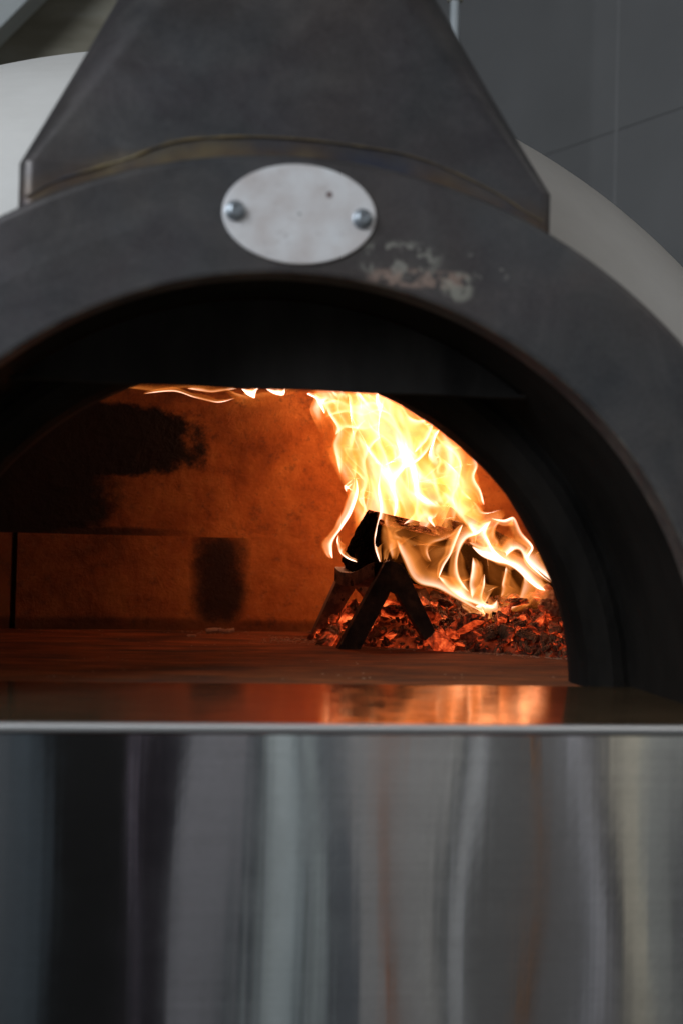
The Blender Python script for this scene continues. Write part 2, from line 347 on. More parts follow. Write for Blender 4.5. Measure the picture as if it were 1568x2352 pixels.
bm_ = obj('beam', V, [(0, 1, 2, 3), (4, 7, 6, 5), (0, 4, 5, 1), (1, 5, 6, 2), (2, 6, 7, 3), (3, 7, 4, 0)], plain('pale_beam', (.42, .45, .45), (.5, .53, .53))); bevel(bm_, .004)
tag(bm_, 'pale grey slanted beam crossing the very top left corner of the photo', 'beam')
# white pipe behind the hood
def tube(P, r, n=20):
    P = np.asarray(P, float); r = np.broadcast_to(r, len(P)); out = np.zeros((len(P), n, 3)); T = np.gradient(P, axis=0)
    T /= np.linalg.norm(T, axis=1)[:, None]; ref = np.array([0, 1, 0.]) if abs(T[0][1]) < .9 else np.array([1, 0, 0.])
    for i in range(len(P)):
        a = np.cross(T[i], ref); a /= np.linalg.norm(a); b = np.cross(T[i], a)
        t = np.linspace(0, 2*math.pi, n, endpoint=False); out[i] = P[i]+r[i]*(np.cos(t)[:, None]*a+np.sin(t)[:, None]*b)
    return out
pp = at(1043, 40, 1.6); pt = at(1046, 4, 1.6)
pipe = empty('pipe', (pp[0], 1.6, pp[2])); tag(pipe, 'thin white pipe with a cream collar just right of the hood at the top edge', 'pipe')
M_PIPE = plain('pipe_paint', (.40, .44, .46), (.46, .5, .52), 8, .4)
L0 = np.array([pp[0], 1.6, pp[2]])
grid('tube', tube([(0, 0, -.45), (0, 0, -.2), (0, 0, .02), (0, 0, .6)], .0095), M_PIPE, pipe, cv=True)
grid('collar', tube([(0, 0, pt[2]-L0[2]), (0, 0, pt[2]-L0[2]+.001), (0, 0, pt[2]-L0[2]+.016), (0, 0, pt[2]-L0[2]+.017)], (.0095, .0155, .0155, .0095)), plain('collar_cream', (.5, .47, .38), (.56, .52, .42)), pipe, cv=True)

fl = box('floor', (-5, -5, -1.12), (5, 6, -1.1), plain('concrete_floor', (.10, .10, .10), (.16, .155, .15), 2)); tag(fl, kind='structure')
# unseen boards added behind the camera, coloured to reflect as streaks in the panel
rw = empty('reflected_backdrop', (0, -2.2, 0)); tag(rw, kind='structure')
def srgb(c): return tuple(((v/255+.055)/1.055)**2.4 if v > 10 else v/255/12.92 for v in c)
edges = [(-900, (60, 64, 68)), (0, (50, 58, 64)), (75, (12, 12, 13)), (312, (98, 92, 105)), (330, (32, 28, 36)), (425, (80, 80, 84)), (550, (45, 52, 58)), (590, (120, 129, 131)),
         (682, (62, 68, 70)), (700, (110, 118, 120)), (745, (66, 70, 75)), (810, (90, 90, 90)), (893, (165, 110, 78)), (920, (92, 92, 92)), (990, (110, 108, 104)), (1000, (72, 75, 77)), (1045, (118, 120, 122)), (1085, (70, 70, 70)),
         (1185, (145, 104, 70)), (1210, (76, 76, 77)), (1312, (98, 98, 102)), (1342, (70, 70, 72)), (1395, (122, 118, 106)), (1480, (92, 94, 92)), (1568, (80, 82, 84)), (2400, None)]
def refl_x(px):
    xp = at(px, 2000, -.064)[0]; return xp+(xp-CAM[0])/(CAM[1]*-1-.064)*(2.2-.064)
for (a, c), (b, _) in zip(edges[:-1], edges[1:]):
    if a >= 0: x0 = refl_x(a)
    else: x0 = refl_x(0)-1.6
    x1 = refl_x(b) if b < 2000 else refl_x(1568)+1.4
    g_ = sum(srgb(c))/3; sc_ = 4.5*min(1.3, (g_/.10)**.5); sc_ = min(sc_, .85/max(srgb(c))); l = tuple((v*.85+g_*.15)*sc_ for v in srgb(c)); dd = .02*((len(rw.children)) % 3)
    box('board', (x0, -.1, -1.1), (x1-.001, dd, 2.4), plain('streak_board', tuple(v*.93 for v in l), tuple(min(.95, v*1.07) for v in l), 2), rw)

# ------------------------------------------------------------------ steel counter
ctr = empty('steel_counter', (0, -.064, -1.0)); tag(ctr, 'brushed stainless steel counter with tall front panel under the oven mouth', 'counter')
ZC = 1.0; 
nx, nz = 90, 70   # front panel: slightly oil-canned sheet
xs = np.linspace(-1.2, 1.3, nx*3); zs = np.linspace(.02, .994, nz)
X, Z = np.meshgrid(xs, zs, indexing='ij')
Yp = .00040*np.sin(X*21+2.1*np.sin(Z*6.0+X*3))*np.cos(Z*5.2+X*7)+.0004*fbm(X*11, Z*2.6, 0*X, 5, 2)+(.0006)*fbm(X*4, Z*2, 0*X, 9, 2)
P = np.stack([X, Yp-.002, Z], -1); grid('front_panel', P, M_PANEL, ctr)
# rounded front lip (roll profile) and the top sheet
prof = [(.0, -.012), (-.0022, -.011), (-.0045, -.009), (-.0058, -.006), (-.0056, -.003), (-.004, -.0008), (-.0015, .0004), (.002, .0006), (.006, .0002), (.010, -.0006)]
P = np.zeros((2, len(prof), 3)); P[0, :, 0] = -1.2; P[1, :, 0] = 1.3
for i, (y, z) in enumerate(prof): P[:, i, 1] = y*.55; P[:, i, 2] = ZC+z*.55+.0012
grid('front_lip', P, NT('lip_steel').set((.55, .56, .57), .45, .9), ctr)
xs = np.linspace(-1.2, 1.3, 120); ys = np.linspace(.008, .27, 30); X, Y = np.meshgrid(xs, ys, indexing='ij')
Zt = ZC-.0006+.0004*fbm(X*7, Y*9, 0*X, 3, 2)+.003*Y/.27
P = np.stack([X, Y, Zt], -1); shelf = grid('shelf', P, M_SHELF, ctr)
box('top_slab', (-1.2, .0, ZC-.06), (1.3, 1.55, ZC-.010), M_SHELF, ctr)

# ------------------------------------------------------------------ pizza oven
ZC0 = -.013; RO, RI, RT, YT = .442, .350, .309, .235
oven = empty('pizza_oven'); tag(oven, 'dark steel wood fired pizza oven with arched mouth and tapered hood', 'pizza oven')
def arc(r, y, n=121, z0=0.0):
    a0 = math.asin(min(1, (z0-ZC0)/r)); t = np.linspace(a0, math.pi-a0, n)
    return np.stack([r*np.cos(t), np.full(n, y), ZC0+r*np.sin(t)], -1)
# front arch: rounded edges, then the outer skin going back into the dome, the inner return going back into the mouth
pr = [(RO, .56), (RO, .10), (RO, .008), (RO-.0008, .003), (RO-.003, .0008), (RO-.006, .0), (RO-.03, .0), (.396, -.0006), (RI+.03, -.0003), (RI+.0035, .0), (RI+.001, .001), (RI, .0035), (RI, .03)]
grid('arch_front', np.stack([arc(r, y, 161) for r, y in pr]), M_ARCH, oven)
grid('mouth_lining', np.stack([arc(r, y) for r, y in ((RI+.0015, .031), (RI+.0015, YT-.01), (RI+.001, YT+.02))]), M_SOOT, oven)
# inner ring: thick rounded casting round the throat
pr = [(RI+.02, YT-.03), (RI-.002, YT-.032), (RI-.008, YT-.034), (RI-.018, YT-.034), (RT+.012, YT-.028), (RT+.004, YT-.018), (RT, YT-.002), (RT, YT+.02), (RT+.001, YT+.035), (.48, YT+.037)]
P = np.stack([arc(r, y) for r, y in pr]); P += (.0018*fbm(P[..., 0]*22, P[..., 1]*40, P[..., 2]*22, 4, 3))[..., None]*np.array([1, 0, 1])
P[..., 2] = np.maximum(P[..., 2], -.002)
grid('throat_ring', P, M_RING, oven)
# smoke baffle: flat plate across the top of the mouth
zb = at(880, 905, .12)[2]; n = 60; ts = np.linspace(-1, 1, n); P = []
for yy, zz, top in ((.124, 0, 1), (.120, 0, 1), (.118, .0, 0), (.118, -.003, 0), (.121, -.004, 0), (.126, -.003, 0), (.126, 0, 1)):
    row = []
    for t in ts:
        hw = math.sqrt(RI**2-(zb-ZC0)**2)-.0005; x = t*hw
        row.append((x, yy, (ZC0+math.sqrt(max(RI**2-x*x, 0))-.0005) if top else zb+zz+.004+.0004*math.sin(x*60)))
    P.append(row)
grid('smoke_baffle', np.array(P), M_BAFFLE, oven, smooth=False)
# hood: rectangular skirt turning into a round flue
def rrect(cx, cy, hx, hy, r, n=96):
    out = []; k = n//4
    for q, (sx, sy) in enumerate(((1, -1), (1, 1), (-1, 1), (-1, -1))):
        a0 = -math.pi/2+q*math.pi/2
        for i in range(k):
            a = a0+(math.pi/2)*i/(k-1); out.append((cx+sx*(hx-r)+r*math.cos(a), cy+sy*(hy-r)+r*math.sin(a)))
    return np.array(out)
rows = []
base = rrect(0, .141, .2095, .123, .012)
ang = np.arctan2(base[:, 1]-.131, base[:, 0])
for z in (.358, .38, .400, .408):
    rows.append(np.c_[base, np.full(len(base), z)])
top = rrect(-.004, .147, .083, .083, .0829)
for k in np.linspace(0, 1, 26):
    kk = k+.02*math.sin(k*math.pi); rr = base*(1-kk)+top*kk
    rows.append(np.c_[rr, np.full(len(rr), .416+k*(.70-.416))])
rows.append(np.c_[top, np.full(len(top), .72)]); rows.append(np.c_[top, np.full(len(top), 1.6)])
P = np.array(rows); hood = grid('hood', P, M_HOOD, oven, cv=True)
# uneven heat tinted weld bead where hood and arch meet
pts = [(60, 452), (130, 415), (225, 385), (300, 362), (360, 338), (420, 322), (500, 315), (600, 314), (700, 320), (784, 330), (900, 348), (980, 370), (1070, 408), (1150, 450), (1205, 486), (1245, 508)]
def spline(pts, n):
    pts = np.asarray(pts, float); m = len(pts); t = np.linspace(0, m-1, n); i = np.clip(t.astype(int), 0, m-2); f = (t-i)[:, None]
    g = lambda k: pts[np.clip(k, 0, m-1)]
    p0, p1, p2, p3 = g(i-1), g(i), g(i+1), g(i+2)
    return .5*((2*p1)+(-p0+p2)*f+(2*p0-5*p1+4*p2-p3)*f**2+(-p0+3*p1-3*p2+p3)*f**3)
wp = spline(pts, 160); W3 = []
for x, y in wp:
    p = at(x, y, .018); zz = p[2]; yy = .018+max(0, (zz-.416))*.15; p = at(x, y, yy-.0005); W3.append(p)
W3 = np.array(W3); wr = .0010+.0007*fbm(W3[:, 0]*60, 0, 0, 2, 3)
grid('weld_bead', tube(W3, wr, 10), M_WELD, hood, cv=True)
# badge
npc = at(688, 492, -.002)
n = 72; t = np.linspace(0, 2*math.pi, n, endpoint=False); ax, az = .0590, .0385; tilt = R_(1.6)
def ell(s, y):
    x = ax*s*np.cos(t); z = az*s*np.sin(t); return np.stack([npc[0]+x*math.cos(tilt)+z*math.sin(tilt), np.full(n, y), npc[2]-x*math.sin(tilt)*.0+z*math.cos(tilt)], -1)
P = np.stack([ell(1, -.0006), ell(1.0, -.0022), ell(.985, -.0030), ell(.9, -.0031), ell(.5, -.0032), ell(.02, -.0032)]); plate = grid('name_plate', P, M_PLATE, oven, cv=True)
for q in ((541, 484), (832, 503)):
    c = at(*q, -.004); rows = [(.0069, 0), (.0069, -.0012), (.0060, -.0016), (.0056, -.0036), (.0048, -.0047), (.0030, -.0054), (.0028, -.0042), (.0001, -.0042)]
    tt = np.linspace(0, 2*math.pi, 28, endpoint=False)
    P = np.stack([np.stack([c[0]+r*np.cos(tt), np.full(28, -.0032+y), c[2]+r*np.sin(tt)], -1) for r, y in ((r*1.15, y*1.2) for r, y in rows)]); grid('screw', P, M_SCREW, plate, cv=True)
# outer dome of pale plaster
n, m = 120, 48; th = np.linspace(0, 2*math.pi, n, endpoint=False); ph = np.linspace(-.13, math.pi/2-.002, m)
TH, PH = np.meshgrid(th, ph, indexing='ij'); ax_, ay_, az_ = .845, .52, .805
P = np.stack([-.035+ax_*np.cos(PH)*np.cos(TH), .70+ay_*np.cos(PH)*np.sin(TH), -.08+az_*np.sin(PH)], -1)
P[..., 2] = np.maximum(P[..., 2], -.01)
# leave the doorway open where the mouth enters
F = []
for f in gridf(n, m, True, False):
    c = P.reshape(-1, 3)[list(f)].mean(0)
    if c[1] < .45 and math.hypot(c[0], c[2]-ZC0) < .40: continue
    F.append(f)
obj('dome', P.reshape(-1, 3), F, M_PLASTER, oven, True)
# hearth
xs = np.linspace(-.75, .8, 150); ys = np.linspace(.212, 1.02, 90); X, Y = np.meshgrid(xs, ys, indexing='ij')
Zf = .0012+.0016*fbm(X*9, Y*9, 0*X, 8, 4)-.006*(Y < .2125)
grid('hearth_floor', np.stack([X, Y, Zf], -1), M_HEARTH, oven)
# chamber: lower ring of refractory slabs with an open joint, dome shell above
CX, CY, CA, CB, ZL = .06, .60, .56, .335, .133
def plan(t, ex=3.2, g=0):
    c, s = np.cos(t), np.sin(t); return CX+(CA+g)*np.sign(c)*np.abs(c)**(2/ex), CY+(CB+g)*np.sign(s)*np.abs(s)**(2/ex)
jx = at(22, 1340, .90)[0]
ts = np.linspace(-.6, math.pi+.6, 1400); px_, py_ = plan(ts)
def slab(i0, i1):
    idx = np.linspace(i0, i1, max(6, int((i1-i0)/12))).astype(int); tt = ts[idx]; zz = np.linspace(.0, ZL, 22); rows = []
    zall = [ZL]+list(zz[::-1]*.985); 
    for q, z in enumerate([ZL]+list(zz[::-1][1:])):
        g = 0; a, b = plan(tt, g=g); rows.append(np.stack([a, b, np.full(len(tt), z if q else ZL)], -1))
    P = np.array(rows); nse = .004*fbm(P[..., 0]*11, P[..., 1]*11, P[..., 2]*11, 12, 5); P[..., 1] += nse
    endc = [P[:, 0]+np.array([0, .03, 0]), P[:, -1]+np.array([0, .03, 0])]
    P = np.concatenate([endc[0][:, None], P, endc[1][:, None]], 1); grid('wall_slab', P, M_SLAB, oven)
top_half = [i for i in range(len(ts)) if py_[i] > CY]
ij = min(top_half, key=lambda i: abs(px_[i]-jx)); ij2 = min(top_half, key=lambda i: abs(px_[i]-(jx+.0085)))
ik = min(top_half, key=lambda i: abs(px_[i]-.47)); ik2 = min(top_half, key=lambda i: abs(px_[i]-.464))
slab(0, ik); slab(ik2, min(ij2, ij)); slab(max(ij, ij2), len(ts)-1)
tt = np.linspace(-.75, math.pi+.75, 200); zz = np.linspace(0, 1, 60); rows = []
for k in zz:
    z = ZL+k*(.43-ZL); e = (1-k**2.6)**(1/2.2) if k < 1 else 0
    c, s = np.cos(tt), np.sin(tt); ex = 3.2-1.2*k
    rows.append(np.stack([CX+CA*e*np.sign(c)*np.abs(c)**(2/ex), CY+CB*e*np.sign(s)*np.abs(s)**(2/ex), np.full(len(tt), z)], -1))
P = np.array(rows); nse = .004*fbm(P[..., 0]*11, P[..., 1]*11, P[..., 2]*11, 12, 5); P[..., 1] += nse
V = P.reshape(-1, 3); F = [f for f in gridf(*P.shape[:2]) if V[list(f)].mean(0)[1] > YT+.04]
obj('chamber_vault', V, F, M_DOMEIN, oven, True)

# ------------------------------------------------------------------ andiron
and_ = empty('andiron', (.195, .72, 0)); tag(and_, 'rusty iron log rest with A shaped ends holding the burning log', 'log rest')
O = np.array([.195, .72, 0.])
def prism(name, poly, y0, y1, mat, parent, bev=.0015, org=O):
    n = len(poly); V = [(x, y0, z) for x, z in poly]+[(x, y1, z) for x, z in poly]; V = [tuple(np.array(v)-org) for v in V]
    F = [tuple(range(n)), tuple(range(2*n-1, n-1, -1))]+[(i, i+n, (i+1) % n+n, (i+1) % n) for i in range(n)]
    o = obj(name, V, F, mat, parent); bevel(o, bev, 2); return o
def A(x, y, Y): p = at(x, y, Y); return (p[0], p[2])
YF = .630
L = [A(772, 1498, YF), A(824, 1498, YF), A(889, 1374, YF), A(896, 1358, YF), A(897, 1286, YF), A(884, 1293, YF), A(872, 1316, YF)]
Rr = [A(897.5, 1286, YF), A(896.5, 1358, YF), A(912, 1366, YF), A(976, 1472, YF), A(1000, 1452, YF), A(936, 1316, YF), A(922, 1298, YF)]
prism('leg', L, YF, YF+.022, M_IRON, and_, .001); prism('leg', Rr, YF+.0004, YF+.0224, M_IRON, and_, .001)
YB = .800
L = [A(716, 1460, YB), A(752, 1460, YB), A(803, 1372, YB), A(818, 1350, YB), A(815, 1300, YB), A(800, 1294, YB), A(780, 1318, YB)]
Rr = [A(815.5, 1300, YB), A(818.5, 1350, YB), A(838, 1372, YB), A(884, 1460, YB), A(918, 1460, YB), A(860, 1330, YB), A(838, 1304, YB)]
prism('leg', L, YB, YB+.022, M_ASHIRON, and_, .001); prism('leg', Rr, YB+.0004, YB+.0224, M_ASHIRON, and_, .001)
# curved saddle bar between the two ends
rows = []; pts3 = [at(800, 1316, YB), at(800, 1318, .775), at(815, 1328, .745), at(845, 1328, .70), at(876, 1312, .662), at(892, 1306, YF+.018)]
C3 = spline(pts3, 24); hw = .012
for c in C3:
    h = .008; rows.append([(c[0]-hw-.006, c[1], c[2]+h), (c[0]+hw, c[1]+.0, c[2]+h), (c[0]+hw, c[1], c[2]-h-.002), (c[0]-hw-.006, c[1], c[2]-h-.002)])
P = np.array(rows)-O; sd = grid('saddle_bar', P, M_ASHIRON, and_, cv=True, smooth=False); bevel(sd, .001)

# ------------------------------------------------------------------ logs
def log(name, a, b, sec, woodf, label, seed, nl=70, mat=None):
    """split log from a to b; sec = list of (across, up) corner points of its cross section"""
    a, b = np.array(a, float), np.array(b, float); d = b-a; L = np.linalg.norm(d); d /= L; up = np.array([0, 0, 1.]); up -= d*up.dot(d); up /= np.linalg.norm(up); si = np.cross(up, d)
    sec = np.array(sec, float); m = len(sec); ns = 16; ring = np.concatenate([sec[i]+(sec[(i+1) % m]-sec[i])*np.linspace(0, 1, ns, endpoint=False)[:, None] for i in range(m)])
    ids = np.repeat(np.arange(m), ns); n = len(ring); rows = []; at_ = []
    for i, t in enumerate(np.linspace(0, 1, nl)):
        k = 1-.05*t; r = ring*k; ang = np.arange(n)
        g = .0042*fbm(t*3.0+0*ang, ring[:, 0]*55, ring[:, 1]*55, seed, 4)+.0022*vnoise(t*9+0*ang, ring[:, 0]*260, ring[:, 1]*260, seed+3)
        nr = ring/np.linalg.norm(ring, axis=1)[:, None]; r = r+nr*g[:, None]
        bend = np.array([.004*math.sin(t*2.6+seed), .005*math.sin(t*3.3+seed*2)])
        rough = .0015*fbm(ring[:, 0]*90, ring[:, 1]*90, 0, seed, 3) if i in (0, nl-1) else 0
        rows.append(np.stack([L*t+rough+0*ang, r[:, 0]+bend[0], r[:, 1]+bend[1]], -1)); at_.append([woodf(ids[q], t, ring[q]) for q in range(n)])
    rows = [np.stack([rows[0][:, 0]-.0008, rows[0][:, 1]*s, rows[0][:, 2]*s], -1) for s in (.05, .5, .93)]+rows+[np.stack([rows[-1][:, 0]+.0008, rows[-1][:, 1]*s, rows[-1][:, 2]*s], -1) for s in (.93, .4, .02)]
    at_ = [[0]*n]*3+at_+[[0]*n]*3
    o = grid(name, np.array(rows), M_LOG, None, cv=True, attr={'wood': np.array(at_)})
    o.matrix_world = Matrix(((d[0], si[0], up[0], a[0]), (d[1], si[1], up[1], a[1]), (d[2], si[2], up[2], a[2]), (0, 0, 0, 1)))
    o.data.materials[0] = mat or M_LOG
    tag(o, label, 'log', 'logs burning in the oven'); return o
log('split_log', (.178, .735, .133), (.485, .865, .062), [(-.038, .022), (-.034, -.036), (.02, -.040), (.042, -.024), (.004, .042), (-.022, .040)][::-1],
    lambda i, t, r: 1. if (r[1] > .023) else 0., 'largest charred split log lying on the andiron with its black cut end facing left', 3)
log('split_log', (.30, .800, .168), (.56, .83, .058), [(-.016, .014), (-.018, -.012), (.012, -.018), (.02, .004), (.004, .016)][::-1],
    lambda i, t, r: .8 if t > .3 else .35, 'thin reddish split log behind and above the largest one, sloping to the right', 8)
log('split_log', (.33, .70, .040), (.50, .80, .034), [(-.022, .012), (-.02, -.016), (.018, -.018), (.022, .010), (.0, .02)][::-1],
    lambda i, t, r: 0., 'short fully charred log half sunk in the embers under the right end', 12)

p = at(985, 1384, .80); p2 = at(1110, 1415, .86)
o = log('split_log', (p[0]-.03, .80, p[2]-.002), (p2[0]+.03, .86, p2[2]+.004), [(-.02, .018), (-.022, -.018), (.018, -.018), (.022, .014)][::-1], lambda i, t, r: 0., 'dark red glowing log crossed by deep cracks, lying in the embers behind the andiron', 21, 70, M_COAL); o['heat'] = .62

# ------------------------------------------------------------------ embers
def heap(x, y):
    cx = .33; h = .045*np.exp(-((x-.33)/.16)**2*1.0)*np.exp(-((y-.76)/.10)**2)+.014*np.exp(-((x-.43)/.07)**2-((y-.68)/.12)**2)
    return h
fy = lambda x: np.interp(x, [.10, .15, .20, .26, .33, .38, .5, .7], [.735, .69, .650, .622, .585, .535, .45, .42])   # front edge of the ember bed
xs = np.linspace(.09, .68, 120); ys = np.linspace(.42, .94, 110); X, Y = np.meshgrid(xs, ys, indexing='ij')
e = np.clip((Y-fy(X))/.05, 0, 1)*np.clip((X-.11)/.06, 0, 1); Zh = -.004+e*(.012+heap(X, Y))+e*.012*fbm(X*70, Y*70, 0*X, 5, 3)
tag(grid('ash_bed', np.stack([X, Y, Zh], -1), M_ASH), kind='stuff', label='grey ash bed under the glowing coals at the right of the hearth', cat='ash')
def coal_mesh(seed, kind):
    n, m = 18, 13; t = np.linspace(0, 2*math.pi, n, endpoint=False); p = np.linspace(-math.pi/2, math.pi/2, m); T, Pp = np.meshgrid(t, p, indexing='ij')
    r = np.random.default_rng(seed); sx, sy, sz = {0: (1.25, .9, .7), 1: (1.7, .7, .55), 2: (1, .85, .9), 3: (1.2, 1.0, .42)}[kind]
    D = np.stack([np.cos(Pp)*np.cos(T), np.cos(Pp)*np.sin(T), np.sin(Pp)], -1)
    pw = .62 if kind != 3 else .75; D = np.sign(D)*np.abs(D)**pw
    for q in range(7):      # cleave flat facets
        nn = r.normal(size=3); nn /= np.linalg.norm(nn); dd = (D@nn)-r.uniform(.55, .95); D = D-np.maximum(dd, 0)[..., None]*nn*.95
    D = D+(.30*fbm(D[..., 0]*2.3+seed, D[..., 1]*2.3, D[..., 2]*2.3, seed, 3))[..., None]*D
    D = D*np.array([sx, sy, sz])*.0085
    me = bpy.data.meshes.new('coal'); V = D.reshape(-1, 3); me.from_pydata([tuple(v) for v in V], [], gridf(n, m, True, False)); me.materials.append(M_COAL); 
    me.polygons.foreach_set('use_smooth', [False]*len(me.polygons)); me.update(); return me
CM = [coal_mesh(k+1, k % 4) for k in range(20)]
def add_coal(p, s, heat, label, rot=None, k=None):
    o = bpy.data.objects.new('coal', CM[k if k is not None else random.randrange(20)]); COL.objects.link(o); o.location = p
    o.scale = (s, s, s); o.rotation_euler = rot or (random.uniform(-.7, .7), random.uniform(-.7, .7), random.uniform(0, 6.3)); o['heat'] = float(heat)
    tag(o, label, 'coal', 'coals in the ember heap'); return o
tries = 0; placed = []
while len(placed) < 285 and tries < 20000:
    tries += 1; x = random.uniform(.13, .50); y = random.uniform(.50, .90); 
    f = float(fy(x)); 
    if y < f+.004 or (x < .2 and y > .80): continue
    s = random.choice((.55, .7, .9, 1.1, 1.35, 1.9))*(1.0 if y > f+.03 else .8)
    ee = min(1, (y-f)/.05)*min(1, max(.15, (x-.11)/.06)); z = -.004+ee*(.012+float(heap(x, y)))+.006*s+random.uniform(0, .004)
    if any((x-a)**2+(y-b)**2 < (.0115*(s+c)/2)**2 for a, b, c in placed): continue
    if YF-.008 < y < YF+.034 and .13 < x < .27: continue
    placed.append((x, y, s)); ht = float(np.clip(.50+.5*vnoise(x*22, y*22, 0, 77)+random.uniform(-.25, .25), 0, 1.1)); 
    if y < f+.02: ht *= .65
    ashy = ht < .45
    where = ('at the left foot of the andiron' if x < .145 else 'along the front edge of the ember heap' if y < f+.022 else 'between the legs of the andiron' if x < .245 and y < .74 else
             'at the far right end of the ember heap' if x > .40 else 'at the back of the ember heap' if y > .82 else 'in the middle of the ember heap')
    size = 'large' if s > 1.3 else 'small'
    lab = size+(' grey ash crusted charcoal lump ' if ashy else ' red glowing charcoal lump ')+where
    add_coal((x, y, z), s, ht, lab)
# smaller embers between the countable ones: one mass
V = []; F = []; r2 = np.random.default_rng(4); base_ = [(np.array([v.co[:] for v in m_.vertices]), [tuple(p_.vertices) for p_ in m_.polygons]) for m_ in CM[:8]]
for _ in range(1500):
    x = r2.uniform(.12, .52); y = r2.uniform(.48, .90); f = float(fy(x))
    if y < f-.004 or (x < .2 and y > .80): continue
    v, fc = base_[r2.integers(8)]; sc_ = r2.uniform(.2, .65); a = r2.uniform(0, 6.3, 3); Rm_ = np.array((Matrix.Rotation(a[0], 3, 'X') @ Matrix.Rotation(a[1], 3, 'Y') @ Matrix.Rotation(a[2], 3, 'Z')))
    ee = min(1, max(0, y-f)/.05)*min(1, max(.15, (x-.11)/.06)); z = -.002+ee*(.014+float(heap(x, y)))+.004*sc_
    b = len(V); V.extend((v@Rm_.T*sc_+np.array([x, y, z])).tolist()); F.extend([tuple(b+i for i in q) for q in fc])
o = obj('ember_rubble', V, F, M_COAL); o['heat'] = .46; tag(o, 'small broken embers filling the gaps of the coal heap', 'embers', kind='stuff')
p = at(1008, 1476, .615); add_coal((p[0], .612, .012), 1.9, .75, 'blocky glowing coal leaning against the foot of the right front andiron leg', (.2, .9, .5), 4)
p = at(762, 1462, .69); add_coal((p[0], .69, .012), 2.0, .8, 'long dark coal with a glowing edge left of the front andiron leg', (.1, -.6, .8), 1)
p = at(782, 1427, .72); add_coal((p[0], .72, .022), 1.25, 1.0, 'bright orange coal seen between the left legs of the andiron', (0, .1, .4), 3)
p = at(1255, 1385, .72); add_coal((p[0], .72, p[2]), 2.3, .65, 'big upright coal at the far right, topmost of the ember heap', (.3, 1.2, .2), 0)
# ash crumbs and chips on the hearth
V = []; F = []
def crumb(x, y, s):
    b = len(V); q = [(-1, -.6, 0), (1, -.7, 0), (.8, .7, 0), (-.9, .6, 0), (-.5, -.3, 1), (.5, -.3, .9), (.4, .4, .8), (-.5, .3, 1)]; a = random.uniform(0, 6.3)
    for u, v, w in q:
        u *= random.uniform(.7, 1.3); v *= random.uniform(.7, 1.3); V.append((x+s*(u*math.cos(a)-v*math.sin(a)), y+s*(u*math.sin(a)+v*math.cos(a)), .0005+s*w*random.uniform(.4, .8)))
    F.extend([(b, b+1, b+5, b+4), (b+1, b+2, b+6, b+5), (b+2, b+3, b+7, b+6), (b+3, b, b+4, b+7), (b+4, b+5, b+6, b+7)])
for _ in range(520):
    x = random.gauss(.12, .05); y = random.gauss(.76, .05)
    if y < .9: crumb(x, y, random.uniform(.0006, .0024))
for _ in range(420):
    x = random.uniform(.15, .46); crumb(x, float(fy(x))+random.gauss(-.006, .008), random.uniform(.0008, .003))
for _ in range(360): crumb(random.uniform(-.36, .4), .93-abs(random.gauss(0, .035)), random.uniform(.0006, .0022))
for _ in range(420): crumb(random.uniform(-.36, .45), random.uniform(.25, .9), random.uniform(.0005, .0018))
tag(obj('ash_crumbs', V, F, M_CRUMB), 'scattered pale ash crumbs on the hearth floor', 'ash', kind='stuff')
p0, p1 = at(473, 1457, .885), at(538, 1453, .885)
tw = spline([(p0[0], .885, .004), (p0[0]*.6+p1[0]*.4, .888, .0055), (p0[0]*.3+p1[0]*.7, .884, .004), (p1[0], .886, .006)], 24)
o = grid('twig', tube(tw-np.array([p0[0], .885, 0]), .0032+.0012*fbm(np.arange(24)*.7, 0, 0, 3, 2), 10), M_CRUMB, None, cv=True, smooth=False); o.location = (p0[0], .885, 0)
tag(o, 'pale twig of unburnt wood lying at the foot of the back wall', 'twig')
p = at(438, 1474, .80)
o = bpy.data.objects.new('wood_chip', CM[3].copy()); COL.objects.link(o); o.data.materials[0] = M_CRUMB; o.location = (p[0], .80, .003); o.scale = (.75, .6, .6); tag(o, 'small pale wood chip on the hearth left of the twig', 'wood chip')

